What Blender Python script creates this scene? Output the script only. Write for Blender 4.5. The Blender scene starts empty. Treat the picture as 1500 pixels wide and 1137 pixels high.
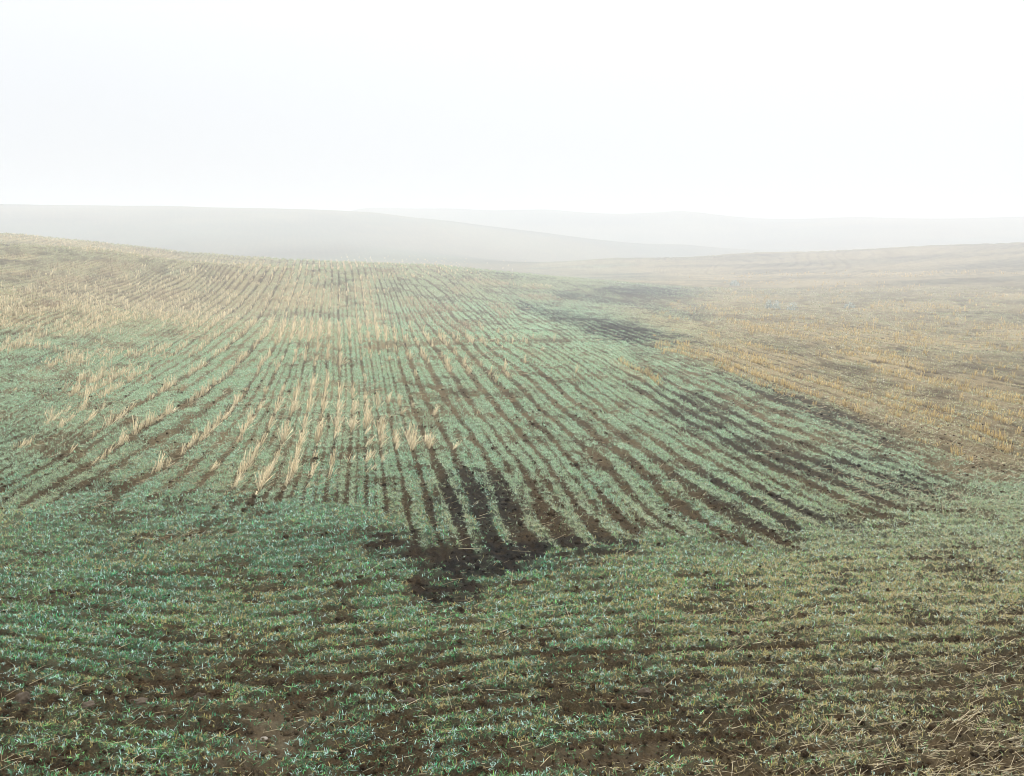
import bpy, math, time
import numpy as np
T0 = time.time()
rng = np.random.default_rng(7)
scene = bpy.context.scene
C = scene.collection

# ------------------------------------------------------------------ camera, light, exposure
H = 3.7                                    # eye height over the near ground (the photographer stands on a bank)
FPX, CX, CY, HOR = 1700.0, 750.0, 568.5, 320.0
PITCH = math.atan((CY - HOR) / FPX)
cam = bpy.data.cameras.new('camera'); camo = bpy.data.objects.new('camera', cam); C.objects.link(camo)
cam.sensor_width = 36.0; cam.lens = 36.0 * FPX / 1500.0
cam.clip_start = 0.1; cam.clip_end = 10000
camo.location = (0, 0, H); camo.rotation_euler = (math.pi / 2 - PITCH, 0, 0)
scene.camera = camo

SUN_EL, SUN_AZ = math.radians(33), math.radians(20)     # veiled sun ahead, a little right of the view
world = bpy.data.worlds.new('World'); scene.world = world; world.use_nodes = True
nt = world.node_tree; nt.nodes.clear()
def N(t, **k):
    n = nt.nodes.new(t)
    for a, b in k.items(): setattr(n, a, b)
    return n
sky = N('ShaderNodeTexSky'); sky.sky_type = 'NISHITA'; sky.sun_disc = False
sky.sun_elevation = SUN_EL; sky.sun_rotation = SUN_AZ
tc = N('ShaderNodeTexCoord'); sep = N('ShaderNodeSeparateXYZ'); nt.links.new(tc.outputs['Generated'], sep.inputs[0])
mr = N('ShaderNodeMapRange'); mr.interpolation_type = 'SMOOTHSTEP'; mr.inputs[1].default_value = 0.0; mr.inputs[2].default_value = 1.0
mr.inputs[3].default_value = 0.95; mr.inputs[4].default_value = 2.4      # overcast: the zenith brighter than the horizon
nt.links.new(sep.outputs['Z'], mr.inputs[0])
# brighter round the hidden sun
dot = N('ShaderNodeVectorMath', operation='DOT_PRODUCT')
dot.inputs[1].default_value = (math.sin(SUN_AZ) * math.cos(SUN_EL), math.cos(SUN_AZ) * math.cos(SUN_EL), math.sin(SUN_EL))
nt.links.new(tc.outputs['Generated'], dot.inputs[0])
m2 = N('ShaderNodeMapRange'); m2.inputs[1].default_value = 0.7; m2.inputs[2].default_value = 1.0
m2.inputs[3].default_value = 1.0; m2.inputs[4].default_value = 1.08
nt.links.new(dot.outputs['Value'], m2.inputs[0])
mul = N('ShaderNodeMath', operation='MULTIPLY'); nt.links.new(mr.outputs[0], mul.inputs[0]); nt.links.new(m2.outputs[0], mul.inputs[1])
bgs = N('ShaderNodeBackground'); bgs.inputs[1].default_value = 0.05; nt.links.new(sky.outputs[0], bgs.inputs[0])
bgc = N('ShaderNodeBackground'); bgc.inputs[0].default_value = (0.945, 0.968, 1.0, 1); nt.links.new(mul.outputs[0], bgc.inputs[1])
mixw = N('ShaderNodeMixShader'); mixw.inputs[0].default_value = 0.93
nt.links.new(bgs.outputs[0], mixw.inputs[1]); nt.links.new(bgc.outputs[0], mixw.inputs[2])
wo = N('ShaderNodeOutputWorld'); nt.links.new(mixw.outputs[0], wo.inputs[0])

sl = bpy.data.lights.new('sun', 'SUN'); sl.energy = 1.9; sl.angle = math.radians(12); sl.color = (1, 0.975, 0.95)
so = bpy.data.objects.new('sun', sl); C.objects.link(so); so.location = (20, 40, 40)
so.rotation_euler = (math.pi / 2 - SUN_EL, 0, math.pi - SUN_AZ)
vs = scene.view_settings; vs.view_transform = 'Standard'; vs.look = 'None'; vs.exposure = 0.05; vs.gamma = 1.0
scene.render.engine = 'CYCLES'
cy = scene.cycles
cy.volume_bounces = 1; cy.max_bounces = 5; cy.diffuse_bounces = 2; cy.glossy_bounces = 1; cy.transmission_bounces = 2
cy.use_denoising = True; cy.denoising_prefilter = 'ACCURATE'; cy.filter_width = 1.0
HAZE = 0.0011

# ------------------------------------------------------------------ numeric helpers
def project(X, Y, Z):
    z = Z - H
    c, s = math.cos(PITCH), math.sin(PITCH)
    d = Y * c - z * s
    w = Y * s + z * c
    return CX + FPX * X / d, CY - FPX * w / d
def ray(u, v):
    x = (u - CX) / FPX; w = -(v - CY) / FPX
    c, s = math.cos(PITCH), math.sin(PITCH)
    return x, c + w * s, -s + w * c
class TPS:
    def __init__(self, P, V, lam=0.0):
        self.m = P.mean(0); self.s = P.std(0).max(); self.P = (P - self.m) / self.s
        n = len(P); K = self.k(self.P, self.P) + lam * np.eye(n)
        A = np.zeros((n + 3, n + 3)); A[:n, :n] = K
        A[:n, n] = 1; A[:n, n + 1:] = self.P; A[n, :n] = 1; A[n + 1:, :n] = self.P.T
        self.w = np.linalg.solve(A, np.concatenate([V, [0, 0, 0]]))
    @staticmethod
    def k(a, b):
        d = ((a[:, None, :] - b[None, :, :]) ** 2).sum(-1)
        return 0.5 * d * np.log(d + 1e-12)
    def __call__(self, Q):
        out = np.empty(len(Q)); n = len(self.P)
        for i in range(0, len(Q), 20000):
            q = (Q[i:i + 20000] - self.m) / self.s
            out[i:i + 20000] = self.k(q, self.P) @ self.w[:n] + self.w[n] + q @ self.w[n + 1:]
        return out
def _h(i, j, seed):
    x = (i.astype(np.int64) * 374761393 + j.astype(np.int64) * 668265263 + seed * 1442695041) & 0xffffffff
    x = ((x ^ (x >> 13)) * 1274126177) & 0xffffffff
    x = ((x ^ (x >> 16)) * 2246822519) & 0xffffffff
    return ((x ^ (x >> 15)) & 0xffffff) / float(0xffffff)
def vn(x, y, seed=0):
    xi, yi = np.floor(x), np.floor(y); fx, fy = x - xi, y - yi
    fx = fx * fx * (3 - 2 * fx); fy = fy * fy * (3 - 2 * fy)
    a = _h(xi, yi, seed); b = _h(xi + 1, yi, seed); c = _h(xi, yi + 1, seed); d = _h(xi + 1, yi + 1, seed)
    return (a + (b - a) * fx) * (1 - fy) + (c + (d - c) * fx) * fy
def fbm(x, y, seed=0, o=4):
    s = 0; a = 0.5; t = 0
    for k in range(o):
        s = s + a * vn(x * 2 ** k + 17.3 * k, y * 2 ** k - 9.1 * k, seed + k); t += a; a *= 0.5
    return s / t
def sstep(a, b, x):
    t = np.clip((x - a) / (b - a), 0, 1); return t * t * (3 - 2 * t)
class Raster:                              # a smooth field stored on a grid and read back bilinearly
    def __init__(self, f, x0, x1, nx, y0, y1, ny):
        self.x0, self.y0 = x0, y0; self.dx = (x1 - x0) / (nx - 1); self.dy = (y1 - y0) / (ny - 1); self.nx, self.ny = nx, ny
        gx, gy = np.meshgrid(np.linspace(x0, x1, nx), np.linspace(y0, y1, ny))
        self.g = f(np.stack([gx.ravel(), gy.ravel()], 1)).reshape(ny, nx)
    def __call__(self, x, y):
        a = np.clip((x - self.x0) / self.dx, 0, self.nx - 1.001); b = np.clip((y - self.y0) / self.dy, 0, self.ny - 1.001)
        i = a.astype(int); j = b.astype(int); a = a - i; b = b - j; g = self.g
        return (g[j, i] * (1 - a) + g[j, i + 1] * a) * (1 - b) + (g[j + 1, i] * (1 - a) + g[j + 1, i + 1] * a) * b

# ------------------------------------------------------------------ lie of the land: distance surveyed along a few bearings
SURV = {
    -150: [(1137, 7.5), (950, 9.9), (760, 14), (630, 18), (513, 24), (430, 31), (365, 41), (338, 47), (460, 60), (420, 75), (348, 95), (297, 125), (360, 150), (346, 260)],
    0: [(1137, 7.6), (950, 10), (760, 14), (630, 18), (513, 25), (430, 33), (375, 43), (345, 50), (440, 63), (400, 78), (348, 98), (298, 125), (360, 150), (346, 260)],
    250: [(1137, 7.7), (950, 10.1), (790, 13), (700, 16), (560, 23), (450, 36), (400, 44), (369, 50), (440, 62), (405, 78), (348, 98), (301, 125), (360, 150), (346, 260)],
    530: [(1137, 7.8), (950, 10.2), (790, 12.9), (650, 17.5), (560, 22.5), (500, 27.5), (440, 37), (387, 49), (440, 60), (395, 76), (361, 96), (310, 125), (400, 145), (306, 200), (345, 240), (350, 270)],
    660: [(500, 28), (440, 39), (400, 53), (425, 64), (392, 78), (370, 98), (324, 125), (380, 145), (306, 200), (345, 240)],
    800: [(1137, 7.85), (950, 10.25), (800, 12.9), (650, 18.5), (500, 30), (440, 43), (408, 58), (397, 76), (385, 98), (341, 125), (380, 145), (307, 200), (345, 240)],
    1000: [(1137, 7.9), (950, 10.3), (800, 13.3), (700, 16.8), (600, 22), (510, 30), (460, 40), (420, 54), (390, 76), (379, 88), (420, 105), (358, 130), (380, 150), (309, 200), (345, 240), (350, 270)],
    1250: [(950, 10.3), (800, 13.7), (700, 17.4), (600, 23), (510, 32), (460, 41), (420, 54), (385, 74), (366, 87), (430, 105), (380, 130), (318, 200), (345, 240)],
    1500: [(1137, 8), (950, 10.3), (800, 14), (700, 18), (600, 24), (500, 34), (430, 47), (385, 67), (355, 84), (430, 100), (385, 130), (318, 200), (345, 240), (350, 270)],
    1700: [(1137, 8), (950, 10.4), (800, 14.2), (700, 18.4), (600, 24.5), (500, 34), (430, 46), (385, 62), (345, 82), (430, 100), (385, 130), (318, 200), (345, 240), (350, 270)],
}
_D0 = [0, 9, 13, 17.5, 22, 28, 33, 38, 44, 50, 65, 80, 92, 100, 125, 200, 270, 400]; _D1 = [0, 9, 14, 23, 42, 78, 122, 190, 280, 400, 550, 730, 860, 1080, 1360, 1980, 2600, 3700]
_g = np.linspace(0, 400, 4001); _gd = np.interp(_g, _D0, _D1); _k = np.hanning(61); _k /= _k.sum(); _gd[40:-40] = np.convolve(_gd, _k, 'same')[40:-40]
def D(y): return np.interp(y, _g, _gd)
def old(X, Y):                            # survey chainage: the drill lines and patches are set out in it
    r = np.hypot(X, Y); a = np.clip(np.arctan2(X, Y), -0.62, 0.62); ye = np.maximum(r * np.cos(a), .05)
    sf = ye / np.interp(ye, _gd, _g); return X / sf, Y / sf, sf
def W(X0, Y0):
    sf = D(Y0) / Y0; return X0 * sf, Y0 * sf, sf
RIDGE = {-60: (344, 49), 100: (352, 50), 180: (360, 50), 340: (376, 49.5), 430: (382, 49), 600: (392, 51), 900: (378, 86), 1100: (370, 88), 1375: (359, 86), 1600: (350, 83)}
HILL = {520: (309, 125), 0: (298, 125), 250: (301, 125), 800: (340, 125.5), -60: (297, 125), 100: (299, 125), 180: (300, 125), 340: (303, 125), 430: (305, 125), 600: (317, 125), 700: (328, 125), 900: (352, 126), 1100: (364, 130)}
for u, (v, y) in RIDGE.items(): SURV[u] = SURV.get(u, []) + [(v, y), (v + 45, y + 12), (v + 12, y - 8)]
for u, (v, y) in HILL.items(): SURV[u] = SURV.get(u, []) + [(v + 1.5, y), (v + 6, y * .94), (v + 45, y * .79), (v + 6, y * 1.05)]
P, V = [], []
for u, L in SURV.items():
    for v, Y in L:
        Y = float(D(Y)); dx, dy, dz = ray(u, v); P.append((dx / dy * 2.0, math.log(Y))); V.append(dz / dy)
tps = TPS(np.array(P), np.array(V), 1e-4)
TAN = Raster(tps, -1.7, 1.7, 240, math.log(7.2), math.log(3400), 560)
def base_z(X, Y):
    r = np.hypot(X, Y); az = np.arctan2(X, Y); a = np.clip(az, -0.62, 0.62)
    ye = np.maximum(r * np.cos(a), 0.05); ta = np.tan(a)
    yy = np.maximum(ye, 7.6)
    z = H + TAN(ta * 2.0, np.log(yy)) * yy
    return z
def unproject(u, v, n=60):                # first hit of the view ray on the land
    u = np.atleast_1d(np.asarray(u, float)); v = np.atleast_1d(np.asarray(v, float))
    dx, dy, dz = ray(u, v); Ys = np.exp(np.linspace(math.log(6.5), math.log(1500), 1050))
    lo = np.full(len(u), np.nan); prev = None
    for k, y in enumerate(Ys):
        z = H + dz / dy * y; g = z - base_z(dx / dy * y, np.full(len(u), y))
        hit = (g < 0) & np.isnan(lo); 
        if prev is not None:
            f = prev / (prev - g + 1e-12); lo[hit] = (Ys[k - 1] + (y - Ys[k - 1]) * f)[hit]
        else: lo[hit] = y
        prev = g
    Y = lo; X = dx / dy * Y
    return X, Y

# ------------------------------------------------------------------ drill rows: a field whose whole numbers are the furrows
ROWS = {
    0: [(512, 387), (520, 440), (527, 500), (535, 560), (537, 690), (540, 800)],
    -4: [(476, 385), (470, 450), (463, 520), (450, 600), (430, 680), (400, 750)],
    -8: [(442, 382), (436, 410), (424, 440), (418, 472), (410, 500), (390, 526), (370, 560), (345, 595), (300, 640), (235, 690), (150, 735)],
    -15: [(367, 380), (347, 407), (300, 447), (207, 507), (117, 560), (0, 625), (-120, 680)],
    -21: [(320, 377), (277, 423), (183, 473), (100, 520), (0, 562), (-120, 600)],
    -27: [(283, 374), (233, 397), (133, 440), (50, 480), (0, 508), (-120, 545)],
    -34: [(233, 366), (150, 403), (100, 423), (0, 458), (-120, 490)],
    -44: [(180, 360), (100, 380), (0, 402), (-120, 425)],
    -54: [(80, 350), (0, 366), (-120, 380)],
    5: [(557, 390), (572, 430), (584, 470), (596, 520), (604, 540), (612, 564), (624, 588), (640, 618), (658, 652), (676, 688), (692, 716), (722, 797)],
    6: [(618, 516), (630, 540), (652, 580), (686, 632), (710, 668), (730, 706), (762, 790)],
    7: [(640, 512), (656, 540), (684, 584), (730, 640), (756, 674), (792, 732), (830, 790)],
    8: [(656, 504), (682, 540), (712, 580), (760, 634), (800, 680), (850, 745)],
    9: [(674, 504), (708, 540), (760, 598), (806, 640), (850, 690), (900, 752), (940, 788)],
    10: [(690, 500), (732, 540), (790, 600), (836, 640), (870, 668), (900, 700), (952, 752), (1012, 790)],
    11: [(596, 398), (630, 430), (665, 468), (703, 498), (728, 520), (762, 546), (810, 590), (870, 636), (924, 678), (984, 736), (1052, 780)],
    12: [(716, 498), (756, 523), (788, 542), (870, 608), (920, 646), (1004, 712), (1070, 752), (1126, 782)],
    13: [(812, 542), (850, 576), (950, 640), (1020, 690), (1080, 726), (1168, 780)],
    14: [(655, 405), (700, 445), (740, 478), (790, 512), (838, 542), (898, 590), (954, 626), (1012, 658), (1080, 698), (1140, 732), (1190, 757)],
    15: [(870, 550), (930, 590), (974, 618), (1030, 648), (1117, 696), (1200, 738)],
    16: [(922, 564), (960, 586), (990, 606), (1040, 632)],
    17: [(672, 400), (712, 430), (756, 466), (793, 480), (830, 499), (948, 562), (1016, 608), (1060, 630), (1200, 700), (1290, 738)],
    18: [(970, 572), (1030, 604), (1133, 655)],
    20: [(690, 396), (730, 415), (780, 440), (840, 472), (890, 500), (940, 527), (1000, 557), (1050, 577), (1133, 623), (1233, 660), (1317, 690), (1367, 710)],
    22: [(870, 485), (930, 508), (1000, 530), (1100, 572), (1200, 610), (1300, 648), (1400, 684), (1500, 716)],
    26: [(735, 394), (765, 408), (808, 432), (852, 459), (910, 478), (980, 496), (1100, 530), (1200, 562), (1300, 595), (1500, 655)],
    30: [(775, 396), (800, 412), (836, 434), (900, 456), (1000, 483), (1100, 508), (1200, 535), (1300, 556), (1500, 602), (1640, 635)],
    34: [(1100, 490), (1220, 516), (1300, 532), (1400, 550), (1500, 570)],
    42: [(840, 398), (862, 416), (900, 434), (980, 450), (1100, 466), (1250, 488), (1500, 520), (1640, 540)],
    54: [(900, 404), (940, 418), (1000, 430), (1200, 446), (1500, 472), (1640, 484)],
    72: [(960, 398), (1010, 408), (1250, 416), (1500, 430), (1640, 438)],
    95: [(1050, 386), (1100, 387), (1300, 388), (1500, 392), (1640, 396)],
    115: [(1000, 380), (1250, 367), (1500, 362)],
}
P, V = [], []
for k, L in ROWS.items():
    for q in L: P.append(q); V.append(k)
RA = Raster(TPS(np.array(P, float), np.array(V, float), 2e-3), -300, 1800, 420, 330, 900, 191)
def lin(xs): return np.array([a for a, b in xs], float), np.array([b for a, b in xs], float)
VB = lin([(-300, 742), (0, 732), (200, 728), (380, 735), (470, 742), (560, 755), (620, 815), (680, 846), (760, 836), (830, 812), (900, 800), (1100, 795), (1250, 780), (1360, 748), (1440, 715), (1520, 690), (1800, 620)])
DV = lin([(-300, 1065), (0, 1090), (217, 1118), (400, 1127), (520, 1110), (633, 1093), (833, 1073), (1200, 1052), (1500, 1042), (1800, 1035)])
_dv = np.arange(300, 1400, 5.0)
_cy = np.interp(_dv, [400, 500, 560, 650, 790, 950, 1137, 1400], [55, 29.5, 22.5, 17.5, 12.9, 10.2, 7.8, 5.6])
def fields(X, Y, Z=None, full=None):
    """everything that is sown, bare or strewn at a spot of the field (X, Y in chainage)"""
    if full is None: Xn, Yn, sf = W(X, Y)
    else: Xn, Yn, sf = full
    if Z is None: Z = base_z(Xn, Yn)
    u, v = project(Xn, np.maximum(Yn, 4.0), Z)
    u = np.clip(u, -1500, 3000); v = np.clip(v, 290, 1395)
    wob = fbm(X * 1.1, Y * 1.1, 31, 3) - 0.5
    zb = sstep(-6, 6, v - np.interp(u, *VB) + (fbm(X * 1.7, Y * 1.7, 41, 3) - 0.5) * 60)
    Ra = RA(u, v) + (fbm(X * 1.6, Y * 1.6, 77, 3) - 0.5) * 0.18
    vp = v - (np.interp(u, *DV) - 1090) * (np.clip(v - 320, 0, 1100) / 770) ** 1.3
    Rb = np.interp(vp, _dv, _cy) / 0.30 + (fbm(X * 0.9, Y * 0.9, 5, 3) - 0.5) * .7
    R = np.where(zb > 0.5, Rb + 500, Ra)
    fr = np.abs(R - np.round(R)) * 2.0     # 0 in the furrow, 1 on the sown crest
    return dict(u=u, v=v, zb=zb, R=R, fr=fr, X=X, Y=Y, Z=Z, Xn=Xn, Yn=Yn, sf=sf)
def ell(F, cx, cy, rx, ry, rot=0.0, soft=0.5, jit=0.45):
    a = math.radians(rot); dx = F['u'] - cx; dy = F['v'] - cy
    p = (dx * math.cos(a) + dy * math.sin(a)) / rx; q = (-dx * math.sin(a) + dy * math.cos(a)) / ry
    if 'nz' not in F: F['nz'] = .75 * (fbm(F['X'] * 1.4, F['Y'] * 1.4, 91, 4) - 0.5) + .55 * (fbm(F['X'] * 7, F['Y'] * 5, 92, 3) - .5)
    d = np.sqrt(p * p + q * q) + F['nz'] * 2 * jit
    return 1 - sstep(1 - soft, 1 + soft * 0.4, d)
def pl(F, pts, w):
    best = np.full(len(F['u']), 1e9)
    for (a, b), (c, d) in zip(pts[:-1], pts[1:]):
        ex, ey = c - a, d - b; t = np.clip(((F['u'] - a) * ex + (F['v'] - b) * ey) / (ex * ex + ey * ey), 0, 1)
        best = np.minimum(best, np.hypot(F['u'] - a - t * ex, F['v'] - b - t * ey))
    return np.exp(-(best / w) ** 2)
def smax(F, L, **k):
    m = np.zeros(len(F['u']))
    for e in L:
        m = np.maximum(m, ell(F, *e[:5], **k) * (e[5] if len(e) > 5 else 1))
    return m
BARE = [(820, 800, 160, 18, -2, .85), (1180, 748, 140, 13, 18, .7), (575, 778, 100, 13, 12, .8), (900, 768, 100, 14, 20, .65), (900, 1115, 520, 22, 0, .7), (415, 1045, 100, 60, 0, .85), (470, 925, 60, 14, -14, .8), (1010, 792, 120, 9, 0, .65), (430, 768, 100, 8, 10, .65), (1140, 785, 90, 8, 0, .6), (745, 820, 160, 22, -10, .92), (905, 797, 130, 12, 0, .8), (625, 812, 130, 22, 14), (575, 752, 70, 14, 10, .5), (270, 783, 88, 11, 2), (350, 770, 45, 8, 10, .7),
        (505, 862, 45, 17, 20), (650, 862, 70, 28, 5), (560, 836, 60, 7, 12, .5), (540, 800, 80, 12, 14, .9), (1310, 722, 92, 26, 0, .95), (1225, 692, 60, 18, 20, .75), (1390, 745, 60, 22, 0, .6), (1250, 772, 90, 14, 5, .6), (820, 790, 90, 16, 5, .8), (900, 812, 60, 8, 0, .8), (1060, 800, 60, 7, 0, .6),
        (490, 530, 50, 13, 0, .75), (540, 700, 80, 14, 0, .6), (250, 680, 60, 8, -12, .45), (150, 708, 80, 9, -8, .45), (330, 700, 130, 12, 0, .45), (70, 735, 120, 8, 0, .5),
        (850, 775, 60, 18, 10, .6), (480, 915, 60, 10, -12, .8), (430, 880, 60, 5, 20, .5),
        (60, 1030, 150, 34, 4, .95), (240, 1010, 190, 14, 6, .8), (380, 1085, 110, 60, 0, .9), (430, 1010, 140, 40, 0, .6), (180, 1065, 190, 18, 6, .6), (500, 950, 120, 12, -6, .55), (250, 925, 190, 6, 4, .6), (330, 985, 150, 6, 6, .6), (100, 985, 130, 6, 0, .5),
        (1000, 985, 130, 45, 0, .8), (720, 1010, 170, 36, -4, .65), (1120, 1085, 190, 40, -3, .85), (1420, 1010, 200, 60, 0, .75), (800, 1120, 230, 16, -3, .75), (650, 968, 180, 7, -3, .6), (1250, 960, 220, 16, -2, .45), (1400, 915, 150, 14, -2, .4), (1350, 1120, 220, 30, 0, .8), (1030, 880, 60, 8, 0, .4), (1180, 915, 70, 8, 0, .3)]
WIDE = [(800, 770, 220, 40, 12), (700, 740, 110, 60, 40, .8), (1000, 700, 240, 45, 25, .8), (1180, 690, 160, 35, 24, .9), (1100, 610, 170, 30, 24, .6), (1000, 600, 110, 30, 28, .7), (905, 487, 70, 16, 14, 1), (950, 432, 70, 12, 4, .8), (870, 440, 90, 20, 8, .5),
        (720, 560, 130, 45, 45, .55), (620, 560, 60, 45, 60, .4), (60, 455, 130, 35, -20, .7), (160, 440, 130, 24, -20, .7), (400, 400, 130, 15, -10, .6), (860, 640, 200, 60, 42, .35), (1230, 610, 100, 20, 20, .8), (1150, 590, 60, 14, 20, .8)]
BLACK = [(850, 800, 150, 16, -2, .8), (1180, 748, 120, 12, 18, .7), (905, 487, 85, 18, 14), (940, 430, 75, 13, 2, .95), (1190, 600, 150, 24, 22, .9), (1050, 620, 130, 40, 26, .7), (1280, 700, 130, 40, 12, .9), (700, 740, 80, 60, 20, .9), (730, 822, 120, 30, -6, 1), (600, 800, 80, 40, 10, .6), (660, 865, 60, 24, 0, .8), (1100, 740, 120, 30, 25, .6), (780, 403, 130, 6, 4, .6), (1200, 690, 120, 24, 20, .7)]
SPALE = [(470, 585, 90, 26, 0, .8), (415, 585, 40, 28, 0, .5), (470, 648, 85, 30, 0, .8), (560, 650, 90, 32, 0, .6), (320, 640, 100, 24, -8, .75), (250, 650, 40, 20, 0, .5), (360, 685, 150, 16, 0, .6), (300, 712, 120, 12, 0, .35), (640, 665, 22, 22, 0, .3),
         (95, 622, 48, 20, -8, 1), (35, 662, 28, 12, -15, .8), (160, 560, 66, 20, -20, 1), (258, 565, 36, 12, -42, .9), (70, 545, 80, 14, -22, .7), (140, 475, 70, 15, -12, .95), (25, 470, 55, 16, -8, .8), (30, 505, 60, 9, -18, .6), (160, 515, 130, 7, -24, .5), (290, 487, 55, 24, -30, .8), (350, 480, 30, 20, 0, .5),
         (440, 487, 72, 20, 0, 1), (450, 437, 70, 26, 0, .95), (520, 470, 22, 26, 0, .5), (545, 462, 13, 42, -20, 1), (530, 425, 18, 28, -20, .8), (425, 402, 110, 14, 4, .55), (350, 400, 60, 16, -20, .6), (370, 440, 40, 30, -30, .5), (470, 530, 60, 12, 0, .15), (620, 500, 60, 14, 0, .15), (785, 420, 26, 6, 4, .8), (555, 500, 30, 12, 0, .5), (230, 440, 330, 50, 0, .5), (420, 520, 360, 60, 0, .33), (380, 620, 300, 75, 0, .28), (480, 395, 260, 18, 0, .45),
         (60, 352, 110, 6, 4, .8), (160, 365, 120, 10, 6, .4), (320, 430, 50, 14, -30, .5), (200, 530, 50, 8, -28, .5), (330, 555, 40, 10, -35, .35), (420, 530, 60, 8, 0, .25), (560, 600, 40, 30, 0, .4)]
SRUST = [(95, 412, 52, 6, -6, 1), (25, 377, 34, 5, 0, .9), (20, 400, 40, 5, 0, .7), (240, 432, 46, 10, -6, 1), (165, 420, 44, 5, -12, .8), (75, 448, 32, 7, -14, .9), (15, 433, 30, 5, 0, .7), (225, 372, 46, 6, 8, .8), (120, 388, 60, 7, -5, .6), (170, 395, 40, 8, -10, .7), (615, 447, 40, 11, 10, .95), (655, 452, 22, 8, 0, .7), (712, 413, 36, 5, 4, .9), (672, 427, 18, 5, 0, .7), (735, 452, 22, 8, 10, .7), (788, 436, 30, 5, 4, .6), (735, 462, 10, 6, 10, .5), (570, 460, 14, 30, -20, .45), (640, 475, 60, 18, 10, .45), (560, 398, 40, 9, 4, .5)]
SOCHRE = [(1000, 512, 75, 11, 14, 1), (925, 543, 42, 7, 28, 1), (1110, 545, 100, 17, 20, 1), (1230, 580, 110, 24, 20, 1), (1330, 600, 90, 24, 18, .9), (1420, 640, 100, 32, 12, .85), (1470, 600, 80, 30, 8, .8), (1480, 655, 60, 24, 0, .8), (1400, 560, 130, 16, 6, .7), (1290, 530, 90, 14, 8, 1), (1320, 578, 14, 14, 0, 1), (1390, 503, 90, 10, 6, .9), (1230, 490, 260, 18, 4, .75), (1480, 490, 60, 16, 0, .9), (1120, 520, 100, 12, 14, .8),
          (1350, 450, 80, 9, 2, .8), (1290, 452, 60, 7, 0, .8), (1470, 450, 60, 8, 4, .6), (1150, 455, 220, 24, 4, .5), (1050, 440, 70, 14, 0, .7), (1000, 452, 35, 12, 0, .85), (1130, 404, 140, 5, -2, .55), (1350, 402, 150, 4, -1, .8), (1480, 435, 60, 6, 0, .8), (1300, 425, 260, 10, 3, .35), (1300, 470, 260, 16, 4, .5), (1430, 530, 120, 8, 6, .3)]
LITTER = [(1440, 1100, 170, 60, 0, 1), (1250, 1090, 160, 50, 0, .55), (1430, 1000, 160, 40, 0, .5), (1440, 690, 90, 28, 10, 1), (1440, 740, 110, 30, 0, .7), (1300, 725, 110, 24, 0, .5), (1100, 1130, 200, 16, 0, .5), (700, 920, 120, 20, 0, .35), (1270, 620, 200, 50, 18, .5), (280, 785, 80, 10, 0, .5), (330, 680, 220, 50, 0, .8), (450, 600, 200, 50, 0, .45), (120, 610, 150, 50, 0, .4), (80, 740, 130, 16, 0, .4), (1060, 915, 300, 30, 0, .25), (450, 500, 450, 90, 0, .2), (620, 590, 60, 30, 30, .3), (1250, 700, 70, 20, 0, .4)]
SCARP = [[(535, 509), (600, 506), (624, 504), (680, 501), (760, 499), (835, 501)], [(588, 558), (604, 563), (618, 566), (640, 574), (700, 579)]]
RUTS = [[(1100, 478), (1180, 492), (1222, 503), (1228, 512), (1300, 537), (1400, 549), (1520, 566)], [(1455, 411), (1520, 426)], [(1000, 455), (1080, 466), (1200, 478)], [(1300, 545), (1420, 560), (1500, 575)]]
VALLEY = [(915, 486, 115, 21, 12), (850, 470, 90, 13, 16, .9), (945, 430, 100, 15, 2, 1), (880, 438, 90, 8, 8, .8), (800, 458, 60, 11, 20, .8), (980, 455, 70, 10, 12, .7), (860, 400, 170, 5, 3, .5), (1010, 446, 30, 8, 20, .6)]
def yb(v): return np.interp(v, [330, 500, 1137], [0, 1, 1])
def furrow(F, w):                          # share of soil across the row, w widens the furrow
    return 1 - sstep(w * 0.8, w * 0.8 + 0.27, F['fr'])
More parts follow.
